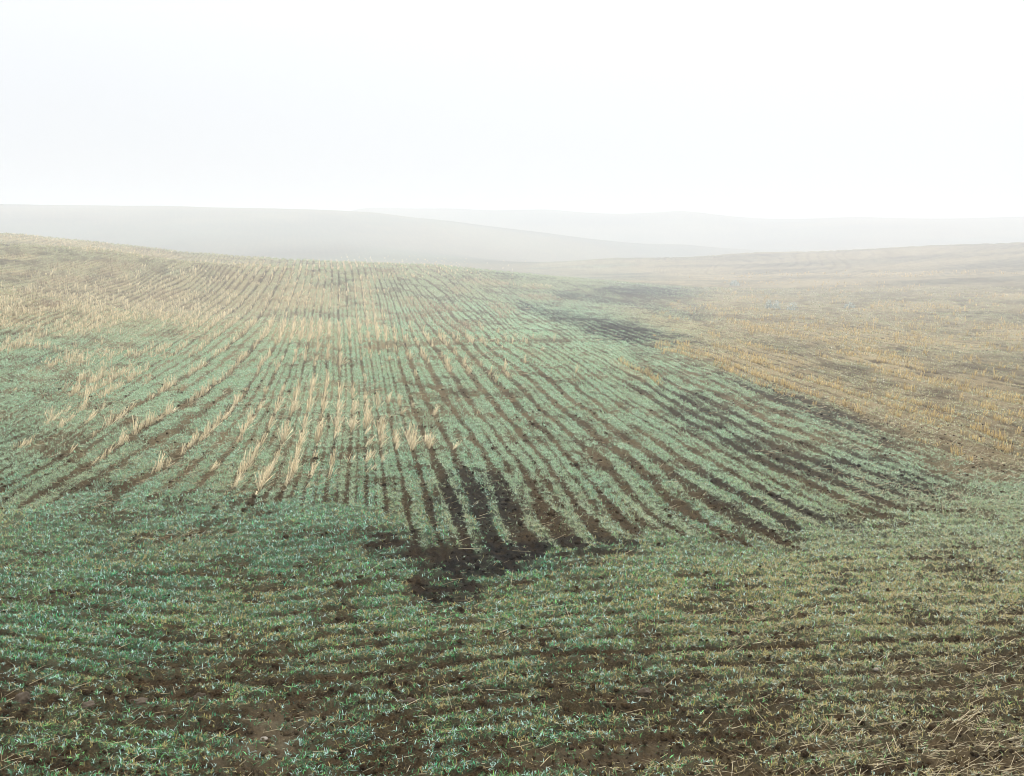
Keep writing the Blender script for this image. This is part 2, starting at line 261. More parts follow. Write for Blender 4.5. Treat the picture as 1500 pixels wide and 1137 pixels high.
def cover(F):
    """how closely the seedlings stand, 0..1"""
    X, Y, u, v, zb = F['X'], F['Y'], F['u'], F['v'], F['zb']
    wide = smax(F, WIDE, jit=.5)
    F['wide'] = wide
    wgen = 0.03 - .04 * sstep(480, 250, u) + 0.30 * fbm(np.round(F['R']) * 3.7, Y * 0.35, 12, 2)
    w = wgen + 0.5 * wide
    rows = 1 - furrow(F, w) * (0.92 * (1 - zb) + zb * (0.62 + 0.34 * sstep(760, 960, v)))
    sub = (1 - sstep(.05, .36, 1 - F['fr'])) * (1 - zb) * sstep(.2, .42, fbm(np.floor(F['R']) * 4.1, Y * .3, 15, 2)) * sstep(400, 450, v) * (1 - .7 * wide)
    rows = rows * (1 - .85 * sub)
    bare = smax(F, BARE, jit=1.5, soft=.95)
    F['bare'] = bare
    dens = np.where(zb > 0.5, np.interp(v, [700, 830, 900, 960, 1040, 1137], [.9, .98, .9, .6, .33, .26]), .95)
    dens = dens * (1 - 0.3 * sstep(1000, 1500, u) * sstep(880, 1100, v))
    sp = fbm(X * 2.3, Y * 2.3, 63, 4); sp2 = fbm(X * 0.7, Y * 1.4, 64, 4)
    g = rows * dens * (0.42 + 0.95 * sstep(.33, .6, sp)) * (0.8 + 0.4 * sp2)
    hf = fbm(X * 9, Y * 7, 66, 3) - .5; bare = bare * (zb * (.68 + .32 * sstep(.25, .6, furrow(F, .55) + hf + .35 * sstep(.8, 1, bare))) + (1 - zb) * np.maximum(.35 + .65 * furrow(F, .55), sstep(775, 812, v)))
    g = g * (1 - bare * sstep(.12, .82, bare + (sp - .5) * 1.4 + hf * 1.5 + .1) * (.72 + .28 * sstep(.62, .5, sp2 * .5 + .5 * fbm(X * 5, Y * 5, 65, 2))))
    F['val'] = smax(F, VALLEY, jit=.6, soft=.8)
    g = g * (1 - F['val'] * (.5 + .5 * furrow(F, .4)))
    sc = np.maximum.reduce([pl(F, s, 3.2) for s in SCARP] + [pl(F, s, 2.6) * .8 for s in RUTS])
    F['scarp'] = sc
    g = g * (1 - 0.85 * sc)
    g = g * (1 - 0.55 * sstep(940, 1100, u) * (1 - zb) * (1 - sstep(0, 60, v - np.interp(u, [900, 1000, 1500], [505, 525, 715]))))
    g = g * (1 - .35 * sstep(480, 400, v))
    return np.clip(g, 0, 1)
def dry(F):                               # thinner, drier crop: tan rather than green
    u, v = F['u'], F['v']
    right = sstep(-14, 26, np.interp(u, [760, 900, 1000, 1100, 1200, 1300, 1500], [395, 480, 522, 565, 600, 640, 705]) - v) * sstep(820, 980, u)
    left = 1.0 * sstep(520, 440, v) * sstep(620, 300, u); mid = .55 * sstep(465, 415, v)
    fg = .3 * sstep(1000, 1400, u) * sstep(660, 760, v)
    return np.clip(np.maximum.reduce([right, left, mid, fg]) * (.6 + .8 * fbm(F['X'] * .9, F['Y'] * .9, 71, 3)), 0, 1) * (1 - .8 * F['val'])
def height(F):
    X, Y, fr, zb = F['X'], F['Y'], F['fr'], F['zb']
    A = np.interp(Y, [0, 30, 70], [.026, .03, .04]) * (1 - 0.25 * zb)
    prof = (sstep(0, .8, fr) - 0.5) * A * (0.6 + 0.8 * fbm(X * 2, Y * 2, 8, 2))
    h = prof + (fbm(X * 1.3, Y * 1.3, 2, 3) - .5) * .07 + (fbm(X * 9, Y * 9, 3, 3) - .5) * .035
    cl = fbm(X * 22, Y * 22, 4, 2)
    h = h + (np.maximum(cl - .55, 0) * .10 + (cl - .5) * .022) * np.clip(18 / np.maximum(Y, 1), .2, 1)
    if 'scarp' not in F: cover(F)
    return (h - F['scarp'] * .05) * F['sf']

# ------------------------------------------------------------------ materials
def mat(name, build):
    m = bpy.data.materials.new(name); m.use_nodes = True; t = m.node_tree; t.nodes.clear(); build(t); return m
def nd(t, ty, **k):
    n = t.nodes.new(ty)
    for a, b in k.items(): setattr(n, a, b)
    return n
def mixc(t, f, a, b, mode='MIX'):
    n = nd(t, 'ShaderNodeMix', data_type='RGBA', blend_type=mode)
    for s, x in ((0, f), (6, a), (7, b)):
        if isinstance(x, (int, float)): n.inputs[s].default_value = x
        elif isinstance(x, tuple): n.inputs[s].default_value = x + (1,)
        else: t.links.new(x, n.inputs[s])
    return n.outputs[2]
def soil(t):
    geo = nd(t, 'ShaderNodeNewGeometry')
    def att(n): return nd(t, 'ShaderNodeAttribute', attribute_name=n).outputs['Fac']
    def noise(sc, det=4, ro=.6):
        n = nd(t, 'ShaderNodeTexNoise'); n.inputs['Scale'].default_value = sc; n.inputs['Detail'].default_value = det; n.inputs['Roughness'].default_value = ro
        t.links.new(geo.outputs['Position'], n.inputs['Vector']); return n.outputs['Fac']
    def ramp(x, a, b):
        n = nd(t, 'ShaderNodeMapRange'); n.inputs[1].default_value = a; n.inputs[2].default_value = b; t.links.new(x, n.inputs[0]); return n.outputs[0]
    c = mixc(t, ramp(noise(7), .35, .65), (.052, .031, .012), (.018, .0115, .0055))
    c = mixc(t, ramp(noise(55, 3), .48, .75), c, (.12, .08, .038))
    c = mixc(t, att('pale'), c, (.15, .115, .07))
    bk = nd(t, 'ShaderNodeMath', operation='MULTIPLY'); t.links.new(att('black'), bk.inputs[0]); t.links.new(ramp(noise(9, 5), .88, .45), bk.inputs[1]); c = mixc(t, bk.outputs[0], c, (.012, .0105, .0085))
    cr = mixc(t, ramp(noise(18), .4, .7), (.24, .36, .22), (.42, .46, .29))
    c = mixc(t, att('crop'), c, cr)
    st = mixc(t, ramp(noise(12), .35, .65), (.41, .325, .18), (.27, .205, .11))
    c = mixc(t, att('straw'), c, st)
    b = nd(t, 'ShaderNodeBsdfPrincipled'); t.links.new(c, b.inputs['Base Color']); b.inputs['Roughness'].default_value = .9
    b.inputs['Specular IOR Level'].default_value = .04
    bp = nd(t, 'ShaderNodeBump'); bp.inputs['Strength'].default_value = 1; bp.inputs['Distance'].default_value = .035
    t.links.new(noise(45, 5, .7), bp.inputs['Height']); t.links.new(bp.outputs[0], b.inputs['Normal'])
    o = nd(t, 'ShaderNodeOutputMaterial'); t.links.new(b.outputs[0], o.inputs[0])
def leafy(rough, spec, trans):
    def f(t):
        a = nd(t, 'ShaderNodeAttribute', attribute_name='tint')
        b = nd(t, 'ShaderNodeBsdfPrincipled'); t.links.new(a.outputs['Color'], b.inputs['Base Color'])
        b.inputs['Roughness'].default_value = rough; b.inputs['Specular IOR Level'].default_value = spec
        tr = nd(t, 'ShaderNodeBsdfTranslucent'); t.links.new(a.outputs['Color'], tr.inputs[0])
        m = nd(t, 'ShaderNodeMixShader'); m.inputs[0].default_value = trans
        t.links.new(b.outputs[0], m.inputs[1]); t.links.new(tr.outputs[0], m.inputs[2])
        o = nd(t, 'ShaderNodeOutputMaterial'); t.links.new(m.outputs[0], o.inputs[0])
    return f
def earthy(c1, c2, sc):
    def f(t):
        g = nd(t, 'ShaderNodeTexCoord'); n = nd(t, 'ShaderNodeTexNoise'); n.inputs['Scale'].default_value = sc; n.inputs['Detail'].default_value = 5
        t.links.new(g.outputs['Object'], n.inputs['Vector'])
        b = nd(t, 'ShaderNodeBsdfPrincipled'); t.links.new(mixc(t, n.outputs['Fac'], c1, c2), b.inputs['Base Color']); b.inputs['Roughness'].default_value = .9
        bp = nd(t, 'ShaderNodeBump'); bp.inputs['Strength'].default_value = .6; bp.inputs['Distance'].default_value = .01
        t.links.new(n.outputs['Fac'], bp.inputs['Height']); t.links.new(bp.outputs[0], b.inputs['Normal'])
        o = nd(t, 'ShaderNodeOutputMaterial'); t.links.new(b.outputs[0], o.inputs[0])
    return f
M_SOIL = mat('field_soil', soil)
M_LEAF = mat('wheat_leaf', leafy(.38, .45, .3))
M_STRAW = mat('dry_straw', leafy(.6, .2, .12))
M_CLOD = mat('clod_soil', earthy((.035, .024, .012), (.085, .058, .03), 30))
M_STONE = mat('pale_stone', earthy((.20, .17, .13), (.30, .26, .21), 40))

def mesh_np(name, verts, faces_flat, counts, material, attrs=None, smooth=False):
    me = bpy.data.meshes.new(name); nv, nf = len(verts), len(counts)
    me.vertices.add(nv); me.vertices.foreach_set('co', np.ascontiguousarray(verts, np.float32).ravel())
    me.loops.add(len(faces_flat)); me.loops.foreach_set('vertex_index', np.ascontiguousarray(faces_flat, np.int32))
    me.polygons.add(nf); st = np.zeros(nf, np.int32); st[1:] = np.cumsum(counts)[:-1]
    me.polygons.foreach_set('loop_start', st); me.polygons.foreach_set('loop_total', np.ascontiguousarray(counts, np.int32))
    if smooth: me.polygons.foreach_set('use_smooth', np.ones(nf, bool))
    for k, a in (attrs or {}).items():
        a = np.ascontiguousarray(a, np.float32)
        if a.ndim == 1: me.attributes.new(k, 'FLOAT', 'POINT').data.foreach_set('value', a)
        else: me.attributes.new(k, 'FLOAT_COLOR', 'POINT').data.foreach_set('color', np.concatenate([a, np.ones((len(a), 1), np.float32)], 1).ravel())
    me.update(calc_edges=True); me.materials.append(material); return me
def link(name, me, loc=(0, 0, 0), **props):
    o = bpy.data.objects.new(name, me); C.objects.link(o); o.location = loc
    for k, v in props.items(): o[k] = v
    return o

# ------------------------------------------------------------------ the ground: one sheet out to the fogged horizon
azd = np.radians(27); na = 1150
aw = np.radians(54); az = np.concatenate([np.linspace(-azd, azd, na), np.linspace(azd, aw, 260)[1:], np.linspace(aw, 2 * np.pi - aw, 100)[1:-1], np.linspace(-aw, -azd, 260)[:-1]]); NA = len(az)
rr = np.concatenate([np.linspace(.4, 6.6, 10)[:-1], np.exp(np.linspace(math.log(6.6), math.log(540), 1150)), np.exp(np.linspace(math.log(540), math.log(3100), 170))[1:]]); NR = len(rr)
A_, R_ = np.meshgrid(az, rr); X = (R_ * np.sin(A_)).ravel(); Y = (R_ * np.cos(A_)).ravel()
Z = base_z(X, Y)
X0, Y0, SF = old(X, Y); F = fields(X0, Y0, Z, (X, Y, SF)); X, Y, XN, YN = X0, Y0, X, Y
cov = cover(F)
farhill = sstep(0, 6, Y - np.interp(F['u'], [-300, 600, 700, 800, 1000, 1250, 1500], [52, 53, 57, 82, 92, 91, 90]))
h = height(F)
att = {}
s_pale = smax(F, SPALE, jit=.5); s_rust = smax(F, SRUST, jit=.5); s_och = smax(F, SOCHRE, jit=.6)
lit = smax(F, LITTER, jit=.5)
farf = sstep(13, 34, Y)
dr = dry(F)
att['crop'] = np.clip(cov * (1 - .6 * F['val']) * (1 - .6 * dr) * (.25 + .65 * farf) * (1 - farhill) + farhill * .35 * fbm(X * .12, Y * .12, 8, 4), 0, 1)
att['black'] = np.clip(np.maximum(smax(F, BLACK, jit=.4), F['val']) + .45 * sstep(22, 45, Y), 0, 1) * (1 - .5 * farhill)
att['pale'] = np.clip(ell(F, 385, 1100, 90, 40, 0, .9, 1.0) * .6 + ell(F, 410, 1050, 70, 22, 0, .9, 1.0) * .4 + .25 * ell(F, 880, 1110, 200, 25), 0, 1)
field_straw = np.maximum.reduce([s_pale, s_rust, s_och])
att['straw'] = np.clip(dr * cov * .55 * farf + field_straw * (1 - F['val']) * (.12 + .4 * farf) * (1 - .85 * furrow(F, .3)) + lit * .12 + sstep(38, 60, Y) * .4 * sstep(.3, .68, fbm(X * .18, Y * .55, 9, 5)), 0, 1) * (1 - farhill) + (.22 * sstep(.35, .6, fbm(X * 3, Y * 3, 18, 3)) + .05) * (1 - F['zb']) * sstep(12, 22, Y) * (1 - att['black']) * (1 - cov) + farhill * .3 * sstep(.35, .65, fbm(X * .05, Y * .09, 10, 4))
verts = np.stack([XN, YN, Z + h * (1 - farhill)], 1)
i = np.arange(NR - 1)[:, None] * NA; j = np.arange(NA)[None, :]; j2 = (j + 1) % NA
quads = np.stack([i + j, i + j2, i + NA + j2, i + NA + j], -1).reshape(-1, 4)[:, ::-1]
cen = len(verts); verts = np.concatenate([verts, [[0, 0, verts[:NA, 2].mean()]]])
for k in att: att[k] = np.append(att[k], att[k][0])
jj = np.arange(NA); tri = np.stack([np.full(NA, cen), (jj + 1) % NA, jj], 1)
faces = np.concatenate([quads.ravel(), tri.ravel()]); cnt = np.concatenate([np.full(len(quads), 4), np.full(NA, 3)])
me = mesh_np('ground', verts, faces, cnt, M_SOIL, att, True)
link('ground', me, kind='structure', label='brown tilled field with curving drill rows rolling away into fog')
zmin, zmax = verts[:, 2].min(), verts[:, 2].max()
print('ground', round(time.time() - T0, 1), zmin, zmax)

# ------------------------------------------------------------------ blades
def blades(px, py, pz, ang, lean, ln, wd, col, tipc, seg2):
    """kite-shaped leaves: root, widest point, tip, drooping with their lean"""
    n = len(px); dx, dy = np.cos(ang), np.sin(ang); sx, sy = -dy, dx
    sl, cl = np.sin(lean), np.cos(lean)
    def pt(t, side):
        out = ln * t * sl * (.55 + .45 * t); up = ln * t * cl * (1.25 - .45 * t * (sl + .2))
        return np.stack([px + dx * out + sx * side * wd, py + dy * out + sy * side * wd, pz + up], 1)
    if seg2:
        V = np.stack([pt(0, -.25), pt(0, .25), pt(.45, .5), pt(.45, -.5), pt(1, 0) - np.array([0, 0, 1]) * (ln * .12)[:, None]], 1)
        Cc = np.stack([col, col, col, col, tipc], 1)
        b = (np.arange(n) * 5)[:, None]
        f = np.concatenate([b + np.array([[0, 1, 2, 3]]), b + np.array([[3, 2, 4]])], 1)
        return V.reshape(-1, 3), f.ravel(), np.tile([4, 3], n), Cc.reshape(-1, 3)
    V = np.stack([pt(0, 0), pt(.5, .5), pt(1, 0), pt(.5, -.5)], 1)
    Cc = np.stack([col, col, tipc, col], 1)
    f = (np.arange(n) * 4)[:, None] + np.array([[0, 1, 2, 3]])
    return V.reshape(-1, 3), f.ravel(), np.full(n, 4), Cc.reshape(-1, 3)
def join(parts):
    vs_, fs, cs, co = [], [], [], []; o = 0
    for v, f, c, k in parts:
        vs_.append(v); fs.append(f + o); cs.append(c); co.append(k); o += len(v)
    return np.concatenate(vs_), np.concatenate(fs), np.concatenate(cs), np.concatenate(co)
def ramp3(t, a, b):
    return np.array(a)[None] * (1 - t[:, None]) + np.array(b)[None] * t[:, None]

def scatter(n, r0, r1, p, half=.50):
    """random spots over the wedge of field in front of the camera, thinning with distance as r**-p per area"""
    # pdf(r) ~ r**(1-p)
    q = 2 - p; x = rng.random(n)
    r = np.exp(np.log(r0) + x * np.log(r1 / r0)) if abs(q) < 1e-6 else (r0 ** q + x * (r1 ** q - r0 ** q)) ** (1 / q)
    a = rng.uniform(-half, half, n)
    return r * np.sin(a), r * np.cos(a)
X, Y = scatter(2400000, 7.0, 54, 1.45)
Xe, Ye = scatter(900000, 4.2, 22, 1.2, .92); ke = (np.abs(np.arctan2(Xe, Ye)) > .5) | (np.hypot(Xe, Ye) < 7); X = np.append(X, Xe[ke]); Y = np.append(Y, Ye[ke])
F = fields(X, Y); cov = cover(F)
keep = rng.random(len(X)) < cov * (.30 + .35 * sstep(0, .5, cov))
X, Y = X[keep], Y[keep]
F = fields(X, Y); cover(F); Z = F['Z'] + height(F)
u, v = F['u'], F['v']; n = len(X)
yel = np.clip(.2 + .55 * sstep(620, 1150, u) * sstep(760, 860, v) + .35 * sstep(.45, .7, fbm(X * .8, Y * .8, 21, 3)) + .25 * sstep(900, 1300, u), 0, .9)
teal = np.clip((.35 * sstep(.35, .65, fbm(X * 1.7, Y * 1.7, 22, 3)) + .65 * rng.random(n)) * (1 - .6 * sstep(700, 1200, u)) + .4 * sstep(900, 650, v) * sstep(1100, 900, u), 0, 1)
col = ramp3(teal, (.09, .215, .04), (.017, .18, .085))
col = col * np.exp(rng.normal(-.2, 1, n) * np.where(Y < 18, .65, .45))[:, None]; glint = rng.random(n) < .17; col = np.where(glint[:, None], np.array([[.52, .76, .66]]) * rng.uniform(.6, 1.3, n)[:, None], col)  # bright glints painted as pale tint on a random share of blades
isy = rng.random(n) < yel * .62
ycol = ramp3(rng.random(n), (.36, .31, .07), (.52, .40, .17)) * (.7 + .5 * rng.random(n))[:, None]
col = np.where(isy[:, None], ycol, col)
rowc = fbm(np.round(F['R']) * 5.3, Y * .2, 55, 2)
rp = (sstep(.4, .7, rowc) * .65 * (1 - F['zb']))[:, None]; col = col * (1 + .5 * (rowc - .5))[:, None] * (1 - rp) + np.array([[.36, .37, .20]]) * rp * (.4 + rng.random(n))[:, None]
dr = (dry(F) * (.5 + .6 * rng.random(n)))[:, None].clip(0, 1); dry_c = ramp3(rng.random(n), (.34, .27, .12), (.68, .55, .30))
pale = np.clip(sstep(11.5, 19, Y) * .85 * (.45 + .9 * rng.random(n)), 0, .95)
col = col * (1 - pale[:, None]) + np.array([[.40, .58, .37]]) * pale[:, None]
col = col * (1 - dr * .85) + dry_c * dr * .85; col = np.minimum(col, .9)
parts = []
for rep in range(3):
    m = np.ones(n, bool) if rep == 0 else ((Y < 26) if rep == 1 else (Y < 17))
    k = m.sum(); g = np.maximum(1, Y[m] / 13)
    ang = rng.uniform(0, 2 * np.pi, k); lean = rng.uniform(.35, 1.45, k); ln = rng.uniform(.02, .068, k) * (1 + .15 * (g - 1)); wd = rng.uniform(.004, .0075, k) * g
    tip = col[m] * 1.0
    tt = rng.random(k) < (.25 + .4 * yel[m]); tip = np.where(tt[:, None], np.array([[.26, .22, .10]]), tip)
    jx, jy = rng.normal(0, .006, k), rng.normal(0, .006, k)
    near = Y[m] < 15
    for sel, s2 in ((near, True), (~near, False)):
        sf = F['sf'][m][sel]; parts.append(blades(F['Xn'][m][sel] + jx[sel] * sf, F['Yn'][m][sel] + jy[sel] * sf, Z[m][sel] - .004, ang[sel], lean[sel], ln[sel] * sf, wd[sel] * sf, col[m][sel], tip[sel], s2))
v_, f_, c_, k_ = join(parts)
me = mesh_np('wheat_seedlings', v_, f_, c_, M_LEAF, {'tint': k_})
link('wheat_seedlings', me, kind='stuff', label='young blue green winter wheat seedlings sown in curving rows', category='wheat seedlings')
print('seedlings', n, len(c_), round(time.time() - T0, 1))

# ------------------------------------------------------------------ straws: thin three-sided stalks
def straws(p0, p1, wd, c0, c1):
    n = len(p0); d = p1 - p0; d = d / (np.linalg.norm(d, axis=1, keepdims=True) + 1e-9)
    ref = np.where(np.abs(d[:, 2:3]) < .9, np.array([[0, 0, 1.]]), np.array([[1., 0, 0]]))
    a = np.cross(d, ref); a /= np.linalg.norm(a, axis=1, keepdims=True) + 1e-9; b = np.cross(d, a)
    V = []
    for p, s in ((p0, 1.0), (p1, .75)):
        for k in range(3):
            t = 2 * np.pi * k / 3; V.append(p + (a * math.cos(t) + b * math.sin(t)) * (wd * .5 * s)[:, None])
    V = np.stack(V, 1).reshape(-1, 3); base = (np.arange(n) * 6)[:, None]
    f = np.concatenate([base + np.array([[0, 1, 4, 3]]), base + np.array([[1, 2, 5, 4]]), base + np.array([[2, 0, 3, 5]]), base + np.array([[3, 4, 5]])], 1)
    K = np.repeat(np.stack([c0, c1], 1), 3, axis=1).reshape(-1, 3)
    return V, f.ravel(), np.tile([4, 4, 4, 3], n), K
CP = {'pale': ((.84, .66, .38), (.93, .81, .53)), 'rust': ((.42, .30, .17), (.66, .53, .36)), 'ochre': ((.62, .41, .12), (.88, .67, .32))}
def clump(kind, ns, r, hgt, wd, leanv, length):
    """stalks of one drilled clump round the origin; rows run along local y"""
    x = r.normal(0, .015, ns); y = r.uniform(-length, length, ns)
    p0 = np.stack([x, y, np.full(ns, -.02)], 1); L = hgt * r.uniform(.55, 1.12, ns)
    sp = r.normal(0, .11, (ns, 2)) + np.array(leanv)
    broken = r.random(ns) < .2; sp[broken] += r.normal(0, .6, (broken.sum(), 2))
    d = np.concatenate([sp, np.ones((ns, 1))], 1); d /= np.linalg.norm(d, axis=1, keepdims=True)
    p1 = p0 + d * L[:, None]
    a, b = CP[kind]; t = r.random(ns); c = ramp3(t, a, b) * (.5 + .65 * r.random(ns))[:, None]
    return straws(p0, p1, wd * r.uniform(.7, 1.3, ns), c * .6, c)
# where the clumps stand: snapped to the furrow lines, spaced along them
X, Y = scatter(1100000, 10.5, 92, .95)
F = fields(X, Y)
pp, pr, po = smax(F, SPALE, jit=.5), smax(F, SRUST, jit=.4), smax(F, SOCHRE, jit=.8) * (.45 + .55 * sstep(440, 510, F['v']))
cover(F); vm = 1 - .9 * F['val']; pp = pp * vm; po = po * vm; tot = np.maximum.reduce([pp, pr, po])
alongn = fbm(X * 1.6, Y * 1.3, 33, 3)
keep = (rng.random(len(X)) < tot ** 1.6 * sstep(.38, .60, alongn + .12 * (tot - .5)) * np.where(po > .1, .8 * sstep(.36, .56, fbm(np.round(F['R']) * 3.3, Y * .15, 19, 2)), 1) * np.where(Y > 24, .35, .19)) & (F['zb'] < .5)
X, Y = X[keep], Y[keep]; kind = np.where(po > np.maximum(pp, pr), 2, np.where(pr > pp, 1, 0))[keep]
def Rof(X, Y):
    Xn, Yn, _ = W(X, Y); u, v = project(Xn, Yn, base_z(Xn, Yn)); return RA(u, v) + (fbm(X * 1.6, Y * 1.6, 77, 3) - .5) * .18
R0 = Rof(X, Y); tgt = np.round(R0); e = .02
for it in range(3):
    r = Rof(X, Y); gx = (Rof(X + e, Y) - r) / e; gy = (Rof(X, Y + e) - r) / e; g2 = gx * gx + gy * gy + 1e-6
    st = np.clip((tgt - r) / np.sqrt(g2), -.25, .25); X = X + st * gx / np.sqrt(g2); Y = Y + st * gy / np.sqrt(g2)
gx = (Rof(X + e, Y) - Rof(X, Y)) / e; gy = (Rof(X, Y + e) - Rof(X, Y)) / e
rowdir = np.arctan2(gx, -gy) + np.pi     # direction along the row
cell = np.maximum(.11, Y * .0052)
key = np.floor(X / cell).astype(np.int64) * 1000003 + np.floor(np.where(Y < 21, Y / .12, 175 + np.log(np.maximum(Y, 1) / 21) / .0058)).astype(np.int64)
_, first = np.unique(key, return_index=True)
X, Y, kind, rowdir, tgt = X[first], Y[first], kind[first], rowdir[first], tgt[first]
F = fields(X, Y); cover(F); Z = F['Z'] + height(F); u, v = F['u'], F['v']
order = np.argsort(Y * (1 + .15 * (kind == 2)))
inframe = (u > 12) & (u < 1488)
single = [k for k in order if inframe[k] and kind[k] != 1][:300]; sset = set(single)
print('clumps', len(X), np.bincount(kind), np.percentile(Y, [10, 50, 90]), 'farthest single', Y[single[-1]])
protos = {}
for kk, nm in ((0, 'pale'), (2, 'ochre')):
    for q in range(14):
        r = np.random.default_rng(100 * kk + q)
        big = q % 3
        vv, ff, cc, co = clump(nm, [8, 12, 17][big] if kk == 0 else [8, 10, 13][big], r, ([.15, .22, .28] if kk == 0 else [.12, .17, .22])[big], .0068, (r.uniform(.1, .5), r.uniform(-.1, .35)) if kk == 0 else (r.normal(0, .12), r.normal(0, .1)), .07)
        protos[(kk, q)] = (mesh_np('stubble_clump', vv, ff, cc, M_STRAW, {'tint': co}), big)
ORD = 'first second third fourth fifth sixth seventh eighth ninth tenth eleventh twelfth thirteenth fourteenth fifteenth sixteenth seventeenth eighteenth nineteenth twentieth'.split()
def ordn(i):
    if i < 20: return ORD[i]
    t = ['', '', 'twenty', 'thirty', 'forty', 'fifty', 'sixty', 'seventy', 'eighty', 'ninety'][(i + 1) // 10]; r = (i + 1) % 10
    return t + '-' + ORD[r - 1] if r else {'twenty': 'twentieth', 'thirty': 'thirtieth', 'forty': 'fortieth', 'fifty': 'fiftieth'}.get(t, t)
def patch(k):
    if kind[k] == 2: return 'ochre'
    if u[k] < 200: return 'edge'
    return 'mid'
PN = {'ochre': 'ochre stubble beside the dark furrows', 'edge': 'the far left stubble', 'mid': 'the middle stubble'}
groups = {}
for k in single: groups.setdefault(patch(k), {}).setdefault(int(tgt[k]), []).append(k)
lab = {}
for pn, rows in groups.items():
    for ri, rk in enumerate(sorted(rows)):
        for ci, k in enumerate(sorted(rows[rk], key=lambda k: Y[k])):
            lab[k] = (pn, ri, ci)
for k in single:
    kk = int(kind[k]); q = int(rng.integers(0, 14)); pm, big = protos[(kk, q)]
    pn, ri, ci = lab[k]
    o = link('stubble_clump', pm, (F['Xn'][k], F['Yn'][k], Z[k]))
    o.rotation_euler = (0, 0, rowdir[k] + rng.normal(0, .15)) if kk == 2 else (0, 0, rng.normal(0, .3))
    s = rng.uniform(.85, 1.15) * F['sf'][k]; zs = float(np.clip(rng.normal(.82, .22), .35, 1.2)); o.scale = (s, s, s * zs)
    tone = 'ochre' if kk == 2 else 'pale'
    o['label'] = f"{tone} straw clump, {ordn(ci)} from the front, {ordn(ri)} row from left, {PN[pn]}"
    o['category'] = 'stubble'; o['group'] = 'straw stubble clumps standing in the furrows'
parts = []
for k in range(len(X)):
    if k in sset: continue
    y = Y[k]; kk = int(kind[k]); nm = ['pale', 'rust', 'ochre'][kk]
    ns = int(np.clip(260 / y, 5, 16)); w = .0068 * max(1, y / 20)
    hg = (1 - .45 * min(1, max(0, (y - 36) / 12))) * rng.uniform(.09, .27) if kk == 0 else rng.uniform(.09, .22)
    vv, ff, cc, co = clump(nm, ns, rng, hg, w, (rng.normal(.12, .1), rng.normal(.05, .1)), max(.05, y * .003))
    vv = vv * F['sf'][k]; a = 0 if kk == 0 else rowdir[k]; ca, sa = math.cos(a), math.sin(a)
    vv = vv @ np.array([[ca, sa, 0], [-sa, ca, 0], [0, 0, 1]]) + np.array([F['Xn'][k], F['Yn'][k], Z[k]])
    parts.append((vv, ff, cc, co))
if parts:
    v_, f_, c_, k_ = join(parts)
    link('straw_stubble', mesh_np('straw_stubble', v_, f_, c_, M_STRAW, {'tint': k_}), kind='stuff', label='distant pale and ochre straw stubble thinning into the fog', category='stubble')
print('stubble', round(time.time() - T0, 1))

# ------------------------------------------------------------------ loose straw lying about
X, Y = scatter(260000, 7.0, 45, 1.5)
F = fields(X, Y); cover(F); lt = smax(F, LITTER, jit=.6)
keep = rng.random(len(X)) < (.02 + .30 * lt)
X, Y, lt = X[keep], Y[keep], lt[keep]; F = fields(X, Y); Z = F['Z'] + height(F); n = len(X)
L = rng.gamma(3, .028, n) + .02; L = np.minimum(L, .30); g = np.maximum(1, Y / 14)
a = np.where(rng.random(n) < .6, rng.normal(0.1, .45, n), rng.uniform(0, np.pi, n)); tilt = np.abs(rng.normal(0, .22, n))
d = np.stack([np.cos(a) * np.cos(tilt), np.sin(a) * np.cos(tilt), np.sin(tilt)], 1)
p0 = np.stack([F['Xn'], F['Yn'], Z + .006], 1); L = L * F['sf']; g = g * F['sf']; t = rng.random(n)
c = ramp3(t, (.30, .22, .10), (.66, .56, .36)) * (.6 + .5 * rng.random(n))[:, None]
v_, f_, c_, k_ = straws(p0, p0 + d * L[:, None], rng.uniform(.003, .006, n) * g, c, c)
link('straw_litter', mesh_np('straw_litter', v_, f_, c_, M_STRAW, {'tint': k_}), kind='stuff', label='loose broken straw strewn over the soil', category='straw')
# ------------------------------------------------------------------ crumbs of soil
def lump(r, flat=.7, n=2, rough=.35):
    t = (1 + 5 ** .5) / 2
    V = np.array([(-1, t, 0), (1, t, 0), (-1, -t, 0), (1, -t, 0), (0, -1, t), (0, 1, t), (0, -1, -t), (0, 1, -t), (t, 0, -1), (t, 0, 1), (-t, 0, -1), (-t, 0, 1)], float)
    Fc = [(0, 11, 5), (0, 5, 1), (0, 1, 7), (0, 7, 10), (0, 10, 11), (1, 5, 9), (5, 11, 4), (11, 10, 2), (10, 7, 6), (7, 1, 8), (3, 9, 4), (3, 4, 2), (3, 2, 6), (3, 6, 8), (3, 8, 9), (4, 9, 5), (2, 4, 11), (6, 2, 10), (8, 6, 7), (9, 8, 1)]
    V = list(V / np.linalg.norm(V[0]))
    for _ in range(n):
        cache = {}; nf = []
        def mid(a, b):
            k = (min(a, b), max(a, b))
            if k not in cache: m = V[a] + V[b]; V.append(m / np.linalg.norm(m)); cache[k] = len(V) - 1
            return cache[k]
        for a, b, c in Fc:
            x, y, z = mid(a, b), mid(b, c), mid(c, a); nf += [(a, x, z), (b, y, x), (c, z, y), (x, y, z)]
        Fc = nf
    V = np.array(V); s = r.uniform(0, 50, 3)
    d = fbm(V[:, 0] * 1.5 + s[0], V[:, 1] * 1.5 + V[:, 2] * 1.1 + s[1], 5, 3) + .5 * fbm(V[:, 2] * 3 + s[2], V[:, 0] * 3 - V[:, 1], 6, 3)
    V = V * (1 + (d - .75)[:, None] * rough * 2) * np.array([r.uniform(.85, 1.2), r.uniform(.85, 1.2), flat])
    return V, np.array(Fc)
X, Y = scatter(60000, 7.0, 24, 1.6)
